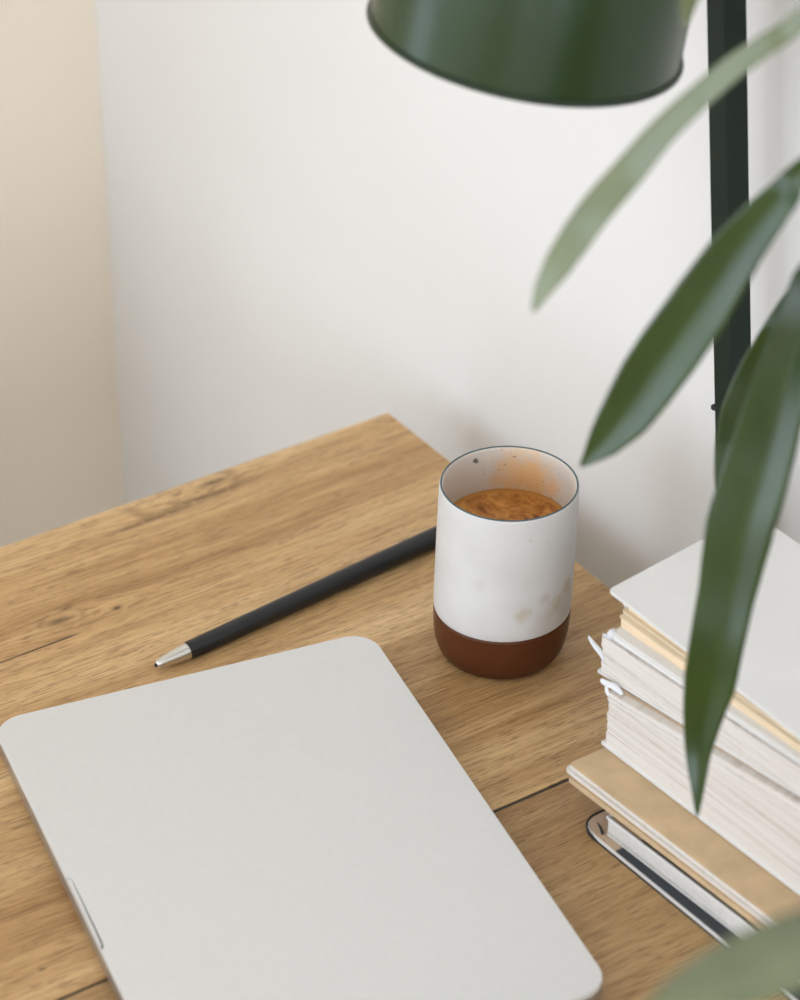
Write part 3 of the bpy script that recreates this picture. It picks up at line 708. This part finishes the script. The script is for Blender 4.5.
LEAVES = [
    ('B', [-0.098, -0.8625, 0.4965], [
        (0.076, 1.0424, 0.2829, 0.00021, 0.00021),
        (0.0798, 1.0417, 0.2885, 0.00316, 0.00316),
        (0.0856, 1.0406, 0.2974, 0.00713, 0.00713),
        (0.0908, 1.0397, 0.3065, 0.00951, 0.00951),
        (0.0948, 1.0389, 0.3135, 0.01091, 0.01091),
        (0.1024, 1.0377, 0.3293, 0.01258, 0.01258),
        (0.1105, 1.0361, 0.3451, 0.01308, 0.01308),
        (0.1176, 1.0345, 0.359, 0.01278, 0.01278),
        (0.1228, 1.0334, 0.3697, 0.01251, 0.01251),
        (0.1295, 1.0318, 0.3841, 0.01131, 0.01131),
        (0.1339, 1.0307, 0.3929, 0.0107, 0.0107),
        (0.1394, 1.0291, 0.403, 0.00925, 0.00925),
        (0.1444, 1.0276, 0.4117, 0.00827, 0.00827),
        (0.1505, 1.0256, 0.4216, 0.00666, 0.00666),
        (0.1583, 1.023, 0.435, 0.00447, 0.00447),
        (0.1904, 0.9788, 0.4915, 0.0045, 0.0045),
        (0.2225, 0.9347, 0.5188, 0.0022, 0.0022),
        (0.25, 0.8968, 0.52, 0.0016, 0.0016),
    ]),
    ('A', [-0.0773, -0.8882, 0.453], [
        (0.0519, 1.0002, 0.3823, 0.0002, 0.0002),
        (0.0549, 1.0017, 0.39, 0.00313, 0.00313),
        (0.0609, 1.004, 0.4007, 0.00545, 0.00545),
        (0.0681, 1.0076, 0.4116, 0.00621, 0.00621),
        (0.0762, 1.0096, 0.4237, 0.00638, 0.00638),
        (0.0882, 1.013, 0.4379, 0.00616, 0.00616),
        (0.0996, 1.012, 0.4546, 0.00534, 0.00534),
        (0.113, 1.0105, 0.4705, 0.00473, 0.00473),
        (0.1251, 1.0076, 0.4842, 0.0045, 0.0045),
        (0.1369, 1.0034, 0.496, 0.00408, 0.00408),
        (0.1485, 0.9995, 0.5082, 0.00368, 0.00368),
        (0.1856, 0.9656, 0.5671, 0.0045, 0.0045),
        (0.2227, 0.9317, 0.5967, 0.0022, 0.0022),
        (0.2545, 0.9026, 0.6, 0.0016, 0.0016),
    ]),
    ('C', [-0.1107, -0.8123, 0.5727], [
        (0.1329, 1.0153, 0.1148, 0.00022, 0.00022),
        (0.1326, 1.018, 0.128, 0.00267, 0.00267),
        (0.1323, 1.0239, 0.146, 0.00576, 0.00576),
        (0.1334, 1.0252, 0.1661, 0.00879, 0.00879),
        (0.1354, 1.0254, 0.1846, 0.01134, 0.01134),
        (0.1373, 1.0265, 0.2043, 0.01168, 0.01168),
        (0.1404, 1.0302, 0.2282, 0.01223, 0.01223),
        (0.1442, 1.0329, 0.2595, 0.01442, 0.01442),
        (0.1485, 1.0344, 0.2798, 0.0143, 0.0143),
        (0.1527, 1.0361, 0.3006, 0.01335, 0.01335),
        (0.1577, 1.0371, 0.3293, 0.01195, 0.01195),
        (0.1638, 1.0382, 0.3581, 0.01018, 0.01018),
        (0.171, 1.0375, 0.3844, 0.00804, 0.00804),
        (0.1988, 0.988, 0.4516, 0.0045, 0.0045),
        (0.2266, 0.9384, 0.4896, 0.0022, 0.0022),
        (0.2504, 0.896, 0.5, 0.0016, 0.0016),
    ]),
    ('F', [-0.1152, -0.8454, 0.5216], [
        (0.1466, 1.1194, 0.209, 0.00023, 0.00023),
        (0.1474, 1.1221, 0.222, 0.00365, 0.00365),
        (0.15, 1.1266, 0.238, 0.00682, 0.00682),
        (0.1538, 1.1282, 0.2585, 0.00858, 0.00858),
        (0.1611, 1.1295, 0.2787, 0.00896, 0.00896),
        (0.1703, 1.1277, 0.3031, 0.00797, 0.00797),
        (0.1808, 1.1287, 0.3228, 0.00571, 0.00571),
        (0.2058, 1.047, 0.4011, 0.0045, 0.0045),
        (0.2308, 0.9652, 0.4501, 0.0022, 0.0022),
        (0.2523, 0.8952, 0.47, 0.0016, 0.0016),
    ]),
    ('E', [-0.0986, -0.9159, 0.3891], [
        (0.1117, 1.0704, 0.4704, 0.0002, 0.0002),
        (0.1122, 1.0711, 0.4769, 0.00236, 0.00236),
        (0.1131, 1.0694, 0.487, 0.00431, 0.00431),
        (0.1148, 1.0669, 0.5014, 0.00582, 0.00582),
        (0.1184, 1.0566, 0.5221, 0.00649, 0.00649),
        (0.1268, 1.0481, 0.5455, 0.006, 0.006),
        (0.1391, 1.0392, 0.5683, 0.00441, 0.00441),
        (0.1826, 0.9935, 0.6271, 0.0045, 0.0045),
        (0.226, 0.9478, 0.6568, 0.0022, 0.0022),
        (0.2633, 0.9086, 0.66, 0.0016, 0.0016),
    ]),
    ('D', [-0.124, -0.7333, 0.6685], [
        (0.0684, 0.6327, 0.3521, 0.00015, 0.00015),
        (0.0744, 0.636, 0.3534, 0.00323, 0.00323),
        (0.086, 0.6428, 0.3547, 0.00738, 0.00738),
        (0.0985, 0.6502, 0.355, 0.00981, 0.00981),
        (0.1113, 0.6582, 0.3545, 0.01109, 0.01109),
        (0.1242, 0.6662, 0.3538, 0.01148, 0.01148),
        (0.1414, 0.6795, 0.3504, 0.01042, 0.01042),
        (0.1619, 0.7067, 0.3371, 0.0076, 0.0076),
        (0.1774, 0.7227, 0.3342, 0.00515, 0.00515),
        (0.2128, 0.7856, 0.349, 0.0045, 0.0045),
        (0.2482, 0.8485, 0.3345, 0.0022, 0.0022),
        (0.2785, 0.9024, 0.3, 0.0016, 0.0016),
    ]),
]
# tilt of the left and right half of each blade about its midrib, in degrees
FOLD = {'A': (-30, 35), 'B': (10, 31), 'C': (6, 39), 'D': (-52, -15), 'E': (-12, 15), 'F': (20, 30)}
def leaf(key, nrm, rows):
    nrm = Vector(nrm); aL, aR = (math.radians(a) for a in FOLD[key])
    pts = [pv(r[:3]) for r in rows]; hw = [r[3] for r in rows]
    P_, W_ = [], []                       # resampled with a Catmull-Rom spline
    n = len(pts)
    for i in range(n-1):
        p0, p1, p2, p3 = pts[max(i-1, 0)], pts[i], pts[i+1], pts[min(i+2, n-1)]
        for k in range(3):
            t = k/3
            P_.append(0.5*((2*p1) + (p2-p0)*t + (2*p0-5*p1+4*p2-p3)*t*t + (3*p1-p0-3*p2+p3)*t**3))
            W_.append(hw[i] + (hw[i+1]-hw[i])*t)
    P_.append(pts[-1]); W_.append(hw[-1])
    bm = bmesh.new(); rings = []; NC = 13
    for i, p in enumerate(P_):
        t = (P_[min(i+1, len(P_)-1)] - P_[max(i-1, 0)]).normalized()
        wd = t.cross(nrm).normalized(); nn = wd.cross(t).normalized()
        ring = []
        for c in range(NC):
            s = -1 + 2*c/(NC-1)
            a = abs(s); soft = math.sqrt(a*a+0.02) - math.sqrt(0.02)
            lift = W_[i]*soft*math.tan(aR if s > 0 else aL) + 0.03*W_[i]*math.sin(i*0.45 + (0 if s < 0 else 1.7))*s*s
            ring.append(bm.verts.new(p + wd*(s*W_[i]) + nn*lift))
        rings.append(ring)
    for a, b_ in zip(rings, rings[1:]):
        for c in range(NC-1): bm.faces.new((a[c], b_[c], b_[c+1], a[c+1]))
    o = mesh_obj('leaf', bm, 'sheen_leaf' if key in 'ADE' else 'leaf', plant, True)
    md = o.modifiers.new('thickness', 'SOLIDIFY'); md.thickness = 0.0007; md.offset = 0
    return o
for k_, nrm, rows in LEAVES: leaf(k_, nrm, rows)
